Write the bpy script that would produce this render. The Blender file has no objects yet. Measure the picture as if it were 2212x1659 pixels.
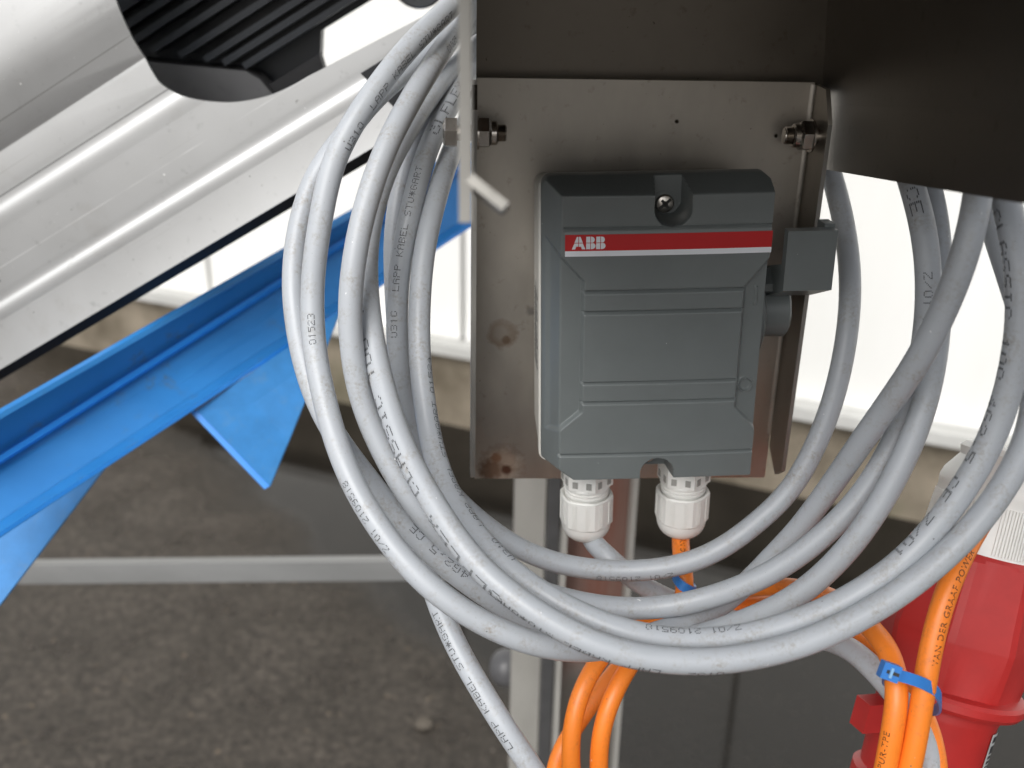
import bpy, bmesh, math, random
from mathutils import Vector, Matrix
R = math.radians
random.seed(7)
scene = bpy.context.scene

# ---------------------------------------------------------------- camera
W0, FPX, CX, CY = 2212.0, 2300.0, 1106.0, 829.5
PITCH, ROLL, CAMH = R(23.4), 0.0207, 1.15
CAM = Vector((0, 0, CAMH)); YH0 = Vector((0, 1, 0))
_r, _u = Vector((1, 0, 0)), Vector((0, math.sin(PITCH), math.cos(PITCH)))
FW = Vector((0, math.cos(PITCH), -math.sin(PITCH)))
RT = _r * math.cos(ROLL) + _u * math.sin(ROLL)
UP = _u * math.cos(ROLL) - _r * math.sin(ROLL)
cd = bpy.data.cameras.new('camera'); cam = bpy.data.objects.new('camera', cd)
scene.collection.objects.link(cam)
cd.sensor_width = 36; cd.lens = 36 * FPX / W0
cd.clip_start = 0.01; cd.clip_end = 500
m = Matrix((RT, UP, -FW)).transposed().to_4x4(); m.translation = CAM
cam.matrix_world = m
cd.dof.use_dof = True; cd.dof.focus_distance = 0.455; cd.dof.aperture_fstop = 9.5
scene.camera = cam

# ---------------------------------------------------------------- sky, sun, exposure
SUN_EL, SUN_AZ = R(44), R(205)
w = bpy.data.worlds.new('World'); scene.world = w; w.use_nodes = True
nt = w.node_tree; bg = nt.nodes['Background']
sky = nt.nodes.new('ShaderNodeTexSky'); sky.sky_type = 'NISHITA'; sky.sun_disc = False
sky.sun_elevation = SUN_EL; sky.sun_rotation = SUN_AZ; sky.dust_density = 4; sky.air_density = 1; sky.ozone_density = 1
hs = nt.nodes.new('ShaderNodeHueSaturation'); hs.inputs['Saturation'].default_value = 0.22
nt.links.new(sky.outputs[0], hs.inputs['Color']); nt.links.new(hs.outputs[0], bg.inputs[0])
bg.inputs[1].default_value = 0.12
sl = bpy.data.lights.new('sun', 'SUN'); sun = bpy.data.objects.new('sun', sl); scene.collection.objects.link(sun)
sl.energy = 1.5; sl.angle = R(45); sl.color = (1, 0.982, 0.955)
sd = Vector((math.sin(SUN_AZ) * math.cos(SUN_EL), math.cos(SUN_AZ) * math.cos(SUN_EL), math.sin(SUN_EL)))
sun.rotation_euler = sd.to_track_quat('Z', 'Y').to_euler()
vs = scene.view_settings; vs.view_transform = 'Standard'; vs.look = 'None'; vs.gamma = 1; vs.exposure = 0.42

# ---------------------------------------------------------------- helpers
def at(px, py, d):
    return CAM + RT * ((px - CX) / FPX * d) - UP * ((py - CY) / FPX * d) + FW * d
COL = scene.collection
def link(name, me, mat=None, parent=None):
    o = bpy.data.objects.new(name, me); COL.objects.link(o)
    if mat is not None and me is not None: me.materials.append(getattr(mat, 'm', mat))
    if parent is not None: o.parent = parent
    return o
def smooth(me, ang=35):
    me.polygons.foreach_set('use_smooth', [True] * len(me.polygons))
    try: me.set_sharp_from_angle(angle=R(ang))
    except Exception: pass
    me.update()
def mesh(name, V, F, mat, parent=None, sm=None):
    me = bpy.data.meshes.new(name); me.from_pydata([tuple(v) for v in V], [], F); me.update()
    bm = bmesh.new(); bm.from_mesh(me); bmesh.ops.recalc_face_normals(bm, faces=bm.faces); bm.to_mesh(me); bm.free()
    o = link(name, me, mat, parent)
    if sm: smooth(me, sm)
    return o
def from_bm(name, bm, mat, parent=None, sm=None, bevel=0, seg=2):
    if bevel:
        es = [e for e in bm.edges if len(e.link_faces) == 2 and e.calc_face_angle(0) > R(25)]
        bmesh.ops.bevel(bm, geom=es, offset=bevel, segments=seg, affect='EDGES', profile=.5, clamp_overlap=True)
    bmesh.ops.recalc_face_normals(bm, faces=bm.faces)
    me = bpy.data.meshes.new(name); bm.to_mesh(me); bm.free()
    o = link(name, me, mat, parent)
    if sm: smooth(me, sm)
    return o
def box_bm(bm, c, ax, ay, az, sx, sy, sz):
    vs_ = []
    for i in (-1, 1):
        for j in (-1, 1):
            for k in (-1, 1):
                vs_.append(bm.verts.new(c + ax * (i * sx / 2) + ay * (j * sy / 2) + az * (k * sz / 2)))
    for f in ((0, 1, 3, 2), (4, 6, 7, 5), (0, 4, 5, 1), (2, 3, 7, 6), (0, 2, 6, 4), (1, 5, 7, 3)):
        bm.faces.new([vs_[i] for i in f])
def box(name, c, ax, ay, az, sx, sy, sz, mat, parent=None, bevel=0, sm=None, seg=2):
    bm = bmesh.new(); box_bm(bm, c, ax, ay, az, sx, sy, sz)
    return from_bm(name, bm, mat, parent, sm or (40 if bevel else None), bevel, seg)
def prism(name, pts, ext, mat, parent=None, bevel=0, sm=None, seg=2):
    """closed outline pts (Vectors) extruded by vector ext"""
    bm = bmesh.new()
    a = [bm.verts.new(p) for p in pts]; b = [bm.verts.new(p + ext) for p in pts]
    bm.faces.new(a); bm.faces.new(b[::-1]); n = len(pts)
    for i in range(n): bm.faces.new((a[i], b[i], b[(i + 1) % n], a[(i + 1) % n]))
    return from_bm(name, bm, mat, parent, sm or (40 if bevel else None), bevel, seg)
def lathe(name, o, ax, prof, mat, parent=None, n=48, sm=35, mod=None):
    """prof: list of (radius, distance along ax); mod(angle, i) scales the radius"""
    ax = ax.normalized(); e1 = ax.orthogonal().normalized(); e2 = ax.cross(e1)
    V, F = [], []
    for i, (r, h) in enumerate(prof):
        for k in range(n):
            a = 2 * math.pi * k / n; rr = r * (mod(a, i) if mod else 1)
            V.append(o + ax * h + (e1 * math.cos(a) + e2 * math.sin(a)) * rr)
    for i in range(len(prof) - 1):
        for k in range(n):
            F.append((i * n + k, i * n + (k + 1) % n, (i + 1) * n + (k + 1) % n, (i + 1) * n + k))
    F.append(tuple(range(n))[::-1]); F.append(tuple(range((len(prof) - 1) * n, len(prof) * n)))
    return mesh(name, V, F, mat, parent, sm)
def tag(o, label, cat, group=None, kind=None):
    if label: o['label'] = label
    if cat: o['category'] = cat
    if group: o['group'] = group
    if kind: o['kind'] = kind
    return o
def thing(name, loc, label, cat, group=None):
    o = bpy.data.objects.new(name, None); COL.objects.link(o); o.location = loc; o.empty_display_size = .01
    return tag(o, label, cat, group)
def adopt(root):
    """meshes were built in world space: keep them there under the root"""
    bpy.context.view_layer.update()
    for c in root.children: c.matrix_parent_inverse = root.matrix_world.inverted()

# ---------------------------------------------------------------- materials
class M:
    def __init__(s, name):
        s.m = bpy.data.materials.new(name); s.m.use_nodes = True; s.t = s.m.node_tree
        s.b = s.t.nodes['Principled BSDF']; s.tc = s.t.nodes.new('ShaderNodeTexCoord')
    def n(s, t, **kw):
        x = s.t.nodes.new('ShaderNode' + t)
        for k, v in kw.items():
            if k in x.inputs: x.inputs[k].default_value = v
            else: setattr(x, k, v)
        return x
    def l(s, a, b): s.t.links.new(a, b)
    def set(s, **kw):
        for k, v in kw.items(): s.b.inputs[k.replace('_', ' ')].default_value = v
        return s
    def noise(s, scale, detail=4, rough=.55, stretch=None, co='Object'):
        nz = s.n('TexNoise', Scale=scale, Detail=detail, Roughness=rough)
        src = s.tc.outputs[co]
        if stretch:
            mp = s.n('Mapping'); mp.inputs['Scale'].default_value = stretch; s.l(src, mp.inputs[0]); src = mp.outputs[0]
        s.l(src, nz.inputs['Vector']); return nz.outputs['Fac']
    def ramp(s, fac, stops):
        r = s.n('ValToRGB'); cr = r.color_ramp
        while len(cr.elements) < len(stops): cr.elements.new(.5)
        for e, (p, c) in zip(cr.elements, stops): e.position = p; e.color = (c, c, c, 1) if not isinstance(c, tuple) else (*c, 1)
        s.l(fac, r.inputs[0]); return r.outputs[0]
    def mix(s, fac, a, b):
        x = s.n('Mix', data_type='RGBA')
        for sock, v in ((x.inputs[0], fac), (x.inputs[6], a), (x.inputs[7], b)):
            if isinstance(v, (int, float)): sock.default_value = v if sock is x.inputs[0] or sock.type == 'VALUE' else (v, v, v, 1)
            elif isinstance(v, tuple): sock.default_value = (*v, 1)
            else: s.l(v, sock)
        return x.outputs[2]
    def col(s, v): s.l(v, s.b.inputs['Base Color']); return s
    def rough(s, v): s.l(v, s.b.inputs['Roughness']); return s
    def bump(s, h, strength=.2, dist=.001):
        b = s.n('Bump', Strength=strength, Distance=dist); s.l(h, b.inputs['Height']); s.l(b.outputs[0], s.b.inputs['Normal']); return s
    def specks(s, scale, rad, keep):
        """scattered round dots: 1 inside; keep = share of cells that hold one"""
        v = s.n('TexVoronoi', Scale=scale); s.l(s.tc.outputs['Object'], v.inputs['Vector'])
        sp = s.n('SeparateColor'); s.l(v.outputs['Color'], sp.inputs[0])
        lt = s.n('Math', operation='LESS_THAN'); s.l(sp.outputs[0], lt.inputs[0]); lt.inputs[1].default_value = keep
        mr = s.n('MapRange'); s.l(v.outputs['Distance'], mr.inputs[0]); mr.inputs[1].default_value = rad; mr.inputs[2].default_value = rad * .6
        m_ = s.n('Math', operation='MULTIPLY'); s.l(lt.outputs[0], m_.inputs[0]); s.l(mr.outputs[0], m_.inputs[1]); return m_.outputs[0]
    def over(s, fac, colr, amt=1.0):
        cur = s.b.inputs['Base Color'].links[0].from_socket
        m_ = s.n('Math', operation='MULTIPLY'); s.l(fac, m_.inputs[0]); m_.inputs[1].default_value = amt
        return s.col(s.mix(m_.outputs[0], cur, colr))
    def spot(s, p, rad, soft, nz_amt=0, nz_scale=300):
        """1 inside a blob round world point p"""
        v = s.n('VectorMath', operation='DISTANCE'); s.l(s.tc.outputs['Object'], v.inputs[0]); v.inputs[1].default_value = p
        d = v.outputs['Value']
        if nz_amt:
            a = s.n('Math', operation='MULTIPLY_ADD'); s.l(s.noise(nz_scale, 5, .65), a.inputs[0]); a.inputs[1].default_value = nz_amt; s.l(d, a.inputs[2]); d = a.outputs[0]
        mr = s.n('MapRange'); s.l(d, mr.inputs[0]); mr.inputs[1].default_value = rad + nz_amt * .5; mr.inputs[2].default_value = rad + nz_amt * .5 - soft
        return mr.outputs[0]

def steel(name, base, rough, tint=None, speck=True, streak=None, var=.78, metal=1.0):
    s = M(name).set(Metallic=metal)
    n1 = s.noise(18, 5, .6, streak); n2 = s.noise(160, 4, .6)
    a = tuple(x * var for x in base); c = s.mix(s.ramp(n1, [(.3, 0.), (.7, 1.)]), a, base)
    c = s.mix(s.ramp(n2, [(.62, 0.), (.8, .5)]), c, tuple(x * .55 for x in (tint or base)))
    if speck:
        n3 = s.noise(520, 2, .5); c = s.mix(s.ramp(n3, [(.74, 0.), (.79, .7)]), c, (.06, .05, .04))
    s.col(c); rv = 1 if var < .9 else .25
    s.rough(s.ramp(n1, [(.25, rough - .07 * rv), (.75, rough + .1 * rv)]))
    s.bump(s.noise(700, 3, .6), .04, .0004)
    return s
def plastic(name, base, rough, var=.12, bump=.0, bscale=2500):
    s = M(name).set(Roughness=rough)
    n1 = s.noise(60, 4, .6)
    s.col(s.mix(s.ramp(n1, [(.3, 0.), (.7, 1.)]), tuple(x * (1 - var) for x in base), tuple(min(1, x * (1 + var)) for x in base)))
    if bump: s.bump(s.noise(bscale, 2, .5), bump, .0003)
    return s

mat_panel = steel('matte_steel', (.62, .61, .59), .36, speck=True)
# scratches, scuffs on the conveyor side
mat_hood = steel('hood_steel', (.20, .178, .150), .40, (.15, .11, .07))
mat_edge = steel('cut_edge_steel', (.38, .37, .345), .55, speck=False)
mat_bolt = steel('bolt_steel', (.62, .58, .53), .22, (.4, .3, .2))
mat_frame = steel('galvanised_steel', (.42, .41, .38), .5, streak=(1, 1, .3), metal=.2)
mat_bar = steel('square_tube_steel', (.30, .305, .305), .36, streak=(.25, 1, 1), metal=.9)
mat_black = plastic('black_rubber_and_shade', (.012, .013, .016), .5)
mat_fin = plastic('black_enamel', (.012, .015, .02), .38)
mat_cover = plastic('grey_switch_plastic', (.140, .156, .156), .30, .04, .10, 2200)
mat_cover.over(mat_cover.specks(150, .0011 * 150 * .16, .10), (.75, .75, .74)); mat_cover.over(mat_cover.specks(90, .00035 * 90, .12), (.7, .7, .7))
mat_base = plastic('pale_grey_plastic', (.62, .61, .57), .45, .04)
mat_gland = plastic('white_gland_plastic', (.80, .80, .77), .38, .03)
mat_ink = plastic('black_ink', (.035, .035, .038), .6, .3)
mat_red = plastic('red_plug_plastic', (.44, .024, .022), .42, .08, .05, 900)
mat_stick_red = plastic('red_sticker', (.46, .010, .012), .38, .05, .1, 3000)
mat_stick_white = plastic('silver_white_sticker', (.74, .76, .80), .35, .03, .1, 3000)
mat_tie = plastic('blue_tie_plastic', (.03, .19, .56), .38, .1)
mat_socket = plastic('dark_screw', (.03, .028, .025), .5)

def cable_mat(name, base, dirt, rough):
    s = M(name).set(Roughness=rough)
    n1 = s.noise(45, 5, .6); n2 = s.noise(700, 3, .6); n3 = s.noise(1500, 2, .5); n4 = s.noise(90, 5, .7)
    c = s.mix(s.ramp(n1, [(.3, 0.), (.7, 1.)]), tuple(x * .92 for x in base), base)
    dm = s.n('Math', operation='MULTIPLY'); s.l(s.ramp(n4, [(.47, 0.), (.68, .9)]), dm.inputs[0]); s.l(s.ramp(n2, [(.4, 0.), (.75, 1.)]), dm.inputs[1])
    c = s.mix(dm.outputs[0], c, dirt)
    c = s.mix(s.ramp(n3, [(.735, 0.), (.77, .75)]), c, (.12, .11, .10))
    n5 = s.noise(420, 2, .5)
    c = s.mix(s.ramp(n5, [(.765, 0.), (.80, .8)]), c, (.8, .8, .8))
    s.col(c); s.over(s.specks(110, .00042 * 110, .30), (.10, .095, .09), .8); s.over(s.specks(60, .0005 * 60, .18), (.9, .9, .88), .9)
    s.rough(s.ramp(n1, [(.3, rough - .06), (.7, rough + .1)])); s.bump(n2, .05, .0003)
    return s.m
mat_grey = cable_mat('grey_cable_sheath', (.435, .462, .495), (.24, .205, .16), .38)
mat_orange = cable_mat('orange_cable_sheath', (.90, .235, .022), (.50, .14, .04), .38)

# ---------------------------------------------------------------- setting: ground and wall
def ground_mat():
    s = M('asphalt').set(IOR=1.36)
    n1 = s.noise(85, 7, .72); n2 = s.noise(9, 5, .6); n0 = s.noise(2.2, 4, .6); n4 = s.noise(240, 3, .6)
    c = s.mix(s.ramp(n1, [(.36, 0.), (.66, 1.)]), (.022, .0185, .0152), (.150, .128, .105))
    c = s.mix(s.ramp(n2, [(.40, .55), (.62, 0.)]), c, (.030, .026, .0215))
    c = s.mix(s.ramp(n4, [(.45, .0), (.75, .55)]), c, (.110, .092, .075))
    c = s.mix(s.ramp(s.noise(48, 6, .7), [(.40, .5), (.58, 0.)]), c, (.018, .0155, .013))
    vo = s.n('TexVoronoi', Scale=60); s.l(s.tc.outputs['Object'], vo.inputs['Vector'])
    gate = s.n('Math', operation='MULTIPLY'); s.l(s.ramp(vo.outputs['Distance'], [(.16, .8), (.30, 0.)]), gate.inputs[0])
    s.l(s.ramp(s.noise(31, 2, .5), [(.62, 0.), (.68, 1.)]), gate.inputs[1])
    c = s.mix(gate.outputs[0], c, (.22, .17, .12))
    # standing water: a smooth film along the wall and to the right
    sx = s.n('SeparateXYZ'); s.l(s.tc.outputs['Object'], sx.inputs[0])
    ax = s.n('Math', operation='MULTIPLY_ADD'); s.l(sx.outputs['X'], ax.inputs[0]); ax.inputs[1].default_value = 1.05; s.l(sx.outputs['Y'], ax.inputs[2])
    ns = s.n('Math', operation='MULTIPLY_ADD'); s.l(n0, ns.inputs[0]); ns.inputs[1].default_value = .55; s.l(ax.outputs[0], ns.inputs[2])
    mr = s.n('MapRange'); s.l(ns.outputs[0], mr.inputs[0]); mr.inputs[1].default_value = 1.50; mr.inputs[2].default_value = 1.74
    wet = mr.outputs[0]
    c = s.mix(wet, c, s.mix(.9, c, (.009, .008, .0065)))
    s.col(c)
    s.rough(s.mix(wet, s.ramp(n2, [(.35, .22), (.65, .5)]), (.055, .055, .055)))
    inv = s.n('Math', operation='SUBTRACT'); inv.inputs[0].default_value = 1; s.l(wet, inv.inputs[1])
    hm = s.n('Math', operation='MULTIPLY'); s.l(n1, hm.inputs[0]); s.l(inv.outputs[0], hm.inputs[1])
    s.bump(hm.outputs[0], .8, .009)
    return s.m
g = mesh('ground', [(-80, -80, 0), (80, -80, 0), (80, 80, 0), (-80, 80, 0)], [(0, 1, 2, 3)], ground_mat())
tag(g, None, None, kind='structure')

WD = Vector((1, -.42, 0)).normalized(); WN = Vector((-.42, -1, 0)).normalized()   # along the wall / out of the wall
WO = Vector((0, 2.33, 0))
s = M('dirty_concrete').set(Roughness=.85)
c = s.mix(s.ramp(s.noise(7, 6, .65), [(.3, 0.), (.7, 1.)]), (.10, .082, .056), (.27, .23, .175))
c = s.mix(s.ramp(s.noise(3.2, 5, .6), [(.55, 0.), (.7, .6)]), c, (.085, .085, .045))
s.col(c); s.bump(s.noise(90, 5, .6), .5, .004); mat_conc = s.m
s = M('white_cladding').set(Roughness=.42)
s.col(s.mix(s.ramp(s.noise(2.5, 4, .6, (1, 1, .25)), [(.35, 0.), (.7, 1.)]), (.74, .74, .71), (.82, .82, .80))); mat_clad = s.m
s = M('grey_rail').set(Roughness=.5)
s.col(s.mix(s.ramp(s.noise(6, 4, .6), [(.35, 0.), (.7, 1.)]), (.42, .42, .40), (.55, .55, .53))); mat_rail = s.m
wall = thing('warehouse_wall', WO, 'white panel clad wall on a stained concrete plinth', 'wall')
Z = Vector((0, 0, 1))
box('plinth', WO - WN * .12 + Z * .05, WD, WN, Z, 24, .24, .3, mat_conc, wall)
box('bottom_rail', WO + WN * .012 + Z * .2135, WD, WN, Z, 24, .05, .027, mat_rail, wall, bevel=.004)
PW = .74
for i in range(-9, 10):
    box('cladding_panel', WO - WN * .05 + WD * (i * PW + .235) + Z * (.2285 + 1.75), WD, WN, Z, PW - .012, .08, 3.5, mat_clad, wall, bevel=.006)
box('panel_core', WO - WN * .11 + Z * 1.98, WD, WN, Z, 24, .03, 3.45, mat_rail, wall)
adopt(wall)

# ---------------------------------------------------------------- mounting plate frame
YAW = .0518
PU = Vector((math.cos(YAW), math.sin(YAW), 0)); PN = Vector((math.sin(YAW), -math.cos(YAW), 0))
PO = Vector((.058527, .498617, .983497))
def PL(u, v, w_): return PO + PU * (u * .001) + Z * (v * .001) + PN * (w_ * .001)

s = steel('bracket_steel', (.50, .462, .41), .43, (.28, .22, .15), var=.66, streak=(1, 1, .45))
base_out = s.b.inputs['Base Color'].links[0].from_socket
c = base_out
ring = s.n('Math', operation='SUBTRACT'); s.l(s.spot(PL(-64, -21, 0), .0085, .003, .008, 190), ring.inputs[0]); 
inn = s.n('Math', operation='MULTIPLY'); s.l(s.spot(PL(-64, -20, 0), .0065, .004, .007, 190), inn.inputs[0]); inn.inputs[1].default_value = .6
s.l(inn.outputs[0], ring.inputs[1])
r2 = s.n('Math', operation='MULTIPLY'); s.l(ring.outputs[0], r2.inputs[0]); r2.inputs[1].default_value = .6
c = s.mix(r2.outputs[0], c, (.19, .12, .07))
for p, rad, amt, colr in ((PL(-62, -24, 0), .0028, .6, (.13, .07, .035)), (PL(-63, -94, 0), .0135, .62, (.17, .09, .045)), (PL(-69, -97, 0), .008, .8, (.10, .05, .025)),
                          (PL(-60.5, -97, 0), .0035, 1., (.06, .02, .008)), (PL(-66, -90, 0), .0035, .8, (.14, .06, .025)), (PL(-47, -16.5, 0), .0016, 1., (.01, .01, .01)),
                          (PL(-50, -9, 0), .0028, .5, (.12, .12, .12)), (PL(15, 84, 0), .0012, 1., (.02, .015, .01)), (PL(62, 78, 0), .0012, 1., (.02, .015, .01))):
    sp = s.n('Math', operation='MULTIPLY'); s.l(s.spot(p, rad, rad * .5, rad * .7, 420), sp.inputs[0]); sp.inputs[1].default_value = amt
    c = s.mix(sp.outputs[0], c, colr)
s.col(c)
mt = s.n('Math', operation='SUBTRACT'); mt.inputs[0].default_value = 1; s.l(s.spot(PL(-63, -95, 0), .012, .006, .008, 300), mt.inputs[1]); s.l(mt.outputs[0], s.b.inputs['Metallic'])
mat_plate = s.m

PWH, PHH = 77.3, 102.3
plate = thing('mounting_bracket', PL(0, -PHH, 0), 'folded stainless bracket plate with rust stains behind the grey switch box', 'bracket')
t = 2.0
# back web with rounded folds to both flanges
prism('web', [PL(-PWH, -PHH, 0), PL(PWH, -PHH, 0), PL(PWH, PHH, 0), PL(-PWH, PHH, 0)], PN * -.002, mat_plate, plate)
def arc(c0, c1, r, a0, a1, n=6): return [(c0 + r * math.cos(a0 + (a1 - a0) * k / n), c1 + r * math.sin(a0 + (a1 - a0) * k / n)) for k in range(n + 1)]
FD = 25.0
rflange = [(1.0, 88), (1.0, -76), (1, -83), (15.5, -92), (FD, -85), (FD, 88), (16, 101.5), (1.0, 101.5)]
prism('flange', [PL(PWH, v, w_) for (w_, v) in rflange], PU * .002, mat_plate, plate, bevel=.0003)
lfl = [(.5, 101.5), (FD - 8, 101.5), (FD, 92), (FD, -88), (.5, -97)]
prism('flange', [PL(-PWH, v, w_) for (w_, v) in lfl], PU * -.0024, mat_plate, plate, bevel=.0003)
# bend radii
bmb = bmesh.new()
pts = [(PWH + 1.9 - 0, -1.9)] 
V, F = [], []
prof = arc(PWH - 2.2, 3.2, 3.0, -math.pi / 2, 0, 8)
for (u, w_) in prof: V += [PL(u, -76, w_), PL(u, 101.4, w_)]
for i in range(len(prof) - 1): F.append((2 * i, 2 * i + 2, 2 * i + 3, 2 * i + 1))
mesh('bend', V, F, mat_plate, plate, 80)
prism('edge_strip', [PL(PWH + .05, v, FD + .03) for v in (-84.5, 87.5)] + [PL(PWH + 1.95, v, FD + .03) for v in (87.5, -84.5)], PN * .0002, mat_edge, plate)
prism('edge_strip', [PL(-PWH - .1, v, FD + .03) for v in (-87.5, 91.5)] + [PL(-PWH - 2.3, v, FD + .03) for v in (91.5, -87.5)], PN * .0002, mat_edge, plate)
adopt(plate)

# ---------------------------------------------------------------- hood (sheet metal housing)
hood = thing('metal_hood', PL(0, 110, 0), 'dark brown stainless sheet hood above the switch box, open towards the front', 'hood')
HX = .1425
def HP(px, py):           # point of the right hood sheet on the plane x = HX
    r = RT * ((px - CX) / FPX) - UP * ((py - CY) / FPX) + FW
    return CAM + r * (HX / r.x)
a, b = HP(1806, 370), HP(2212, 440); c1, c2 = HP(1828, 229), HP(2212, 241)
ed = (b - a).normalized(); cdn = (c2 - c1).normalized()
a2 = a - ed * .06; b2 = b + ed * .16; k1, k2 = c1 - cdn * .07, c2 + cdn * .16
X = Vector((1, 0, 0))
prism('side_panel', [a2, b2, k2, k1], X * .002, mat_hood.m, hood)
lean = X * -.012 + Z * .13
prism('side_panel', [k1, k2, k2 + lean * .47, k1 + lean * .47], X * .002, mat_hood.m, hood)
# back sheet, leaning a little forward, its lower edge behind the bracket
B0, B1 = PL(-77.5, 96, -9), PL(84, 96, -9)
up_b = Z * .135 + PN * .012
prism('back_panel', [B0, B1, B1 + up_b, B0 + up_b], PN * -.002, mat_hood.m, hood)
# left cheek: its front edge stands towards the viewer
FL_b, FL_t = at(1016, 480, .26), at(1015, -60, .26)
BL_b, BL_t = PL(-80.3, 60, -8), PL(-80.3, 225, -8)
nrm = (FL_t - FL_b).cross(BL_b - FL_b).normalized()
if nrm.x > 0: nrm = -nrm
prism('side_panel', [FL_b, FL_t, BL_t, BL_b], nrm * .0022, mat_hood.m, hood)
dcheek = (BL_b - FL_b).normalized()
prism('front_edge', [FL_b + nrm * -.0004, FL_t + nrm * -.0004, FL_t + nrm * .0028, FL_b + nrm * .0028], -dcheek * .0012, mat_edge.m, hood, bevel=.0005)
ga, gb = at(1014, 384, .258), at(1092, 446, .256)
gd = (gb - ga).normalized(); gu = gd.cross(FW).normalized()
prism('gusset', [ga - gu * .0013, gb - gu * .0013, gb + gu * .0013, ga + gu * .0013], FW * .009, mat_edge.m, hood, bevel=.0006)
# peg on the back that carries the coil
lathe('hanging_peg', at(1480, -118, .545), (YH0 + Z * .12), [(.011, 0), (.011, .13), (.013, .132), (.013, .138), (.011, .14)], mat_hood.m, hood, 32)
# roof closing the hood, unseen; set low and far forward to shade the box
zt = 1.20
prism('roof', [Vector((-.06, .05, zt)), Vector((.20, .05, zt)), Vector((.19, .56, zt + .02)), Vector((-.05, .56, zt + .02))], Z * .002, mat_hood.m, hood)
adopt(hood)

# ---------------------------------------------------------------- bolts
def hexmod(a, i): return 1.0 / math.cos((a % (math.pi / 3)) - math.pi / 6) * .93
def hex_bolt(o, ax, head, label):
    """axis ax points from the head to the thread end; o lies on the sheet"""
    tb = thing('hex_bolt', o, label, 'bolt', None)
    if head: lathe('shank', o - ax * .007, ax, [(.0036, 0), (.0036, .011)], mat_bolt.m, tb, 20)
    if head: lathe('head', o - ax * .0128, ax, [(.0048, 0), (.0062, .0007), (.0065, .0012), (.0065, .0062), (.0065, .0064)], mat_bolt.m, tb, 48, 25, lambda a, i: hexmod(a, i) if i > 0 else 1)
    lathe('nut', o + ax * .0026, ax, [(.0074, 0), (.0074, .0008), (.0066, .0009), (.0066, .0052), (.0058, .0062), (.0054, .0064), (.0054, .0085), (.0046, .0092)], mat_bolt.m, tb, 48, 25, lambda a, i: hexmod(a, i) if i in (2, 3, 4) else 1)
    th = []
    for k in range(9): th += [(.0040, .011 + k * .0005), (.0035, .01125 + k * .0005)]
    lathe('thread', o + ax * 0, ax, [(.0036, 0)] + th + [(.0034, .0156), (.001, .0158)], mat_bolt.m, tb, 24, 20)
    adopt(tb)
hex_bolt(PL(-PWH - 2.4, 80, 12), PU, True, 'hex bolt with head and lock nut through the hood cheek beside the grey cables')
hex_bolt(PL(PWH, 80.5, 13), -PU, False, 'bolt end with lock nut on the notched flange of the bracket beside the dark hood')

# ---------------------------------------------------------------- switch box
ROT = R(1.65)
BU = PU * math.cos(ROT) + Z * math.sin(ROT); BV = Z * math.cos(ROT) - PU * math.sin(ROT)
BO = PL(-.25, 3.6, 0)
def B(x, y, w_): return BO + BU * (x * .001) + BV * (y * .001) + PN * (w_ * .001)
sbox = thing('switch_box', B(0, -72, 0), 'dark grey plastic safety switch with red logo stripe and side handle', 'switch box')
def sst(e0, e1, x):
    t_ = max(0., min(1., (x - e0) / (e1 - e0))); return t_ * t_ * (3 - 2 * t_)
def rdist(x, y, x0, x1, y0, y1):   # signed distance to a rectangle, negative inside
    dx = max(x0 - x, x - x1); dy = max(y0 - y, y - y1)
    if dx > 0 and dy > 0: return math.hypot(dx, dy)
    return max(dx, dy)
def smin(a, b, k):
    h_ = max(0., min(1., .5 + .5 * (b - a) / k)); return b * (1 - h_) + a * h_ - k * h_ * (1 - h_)
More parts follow.
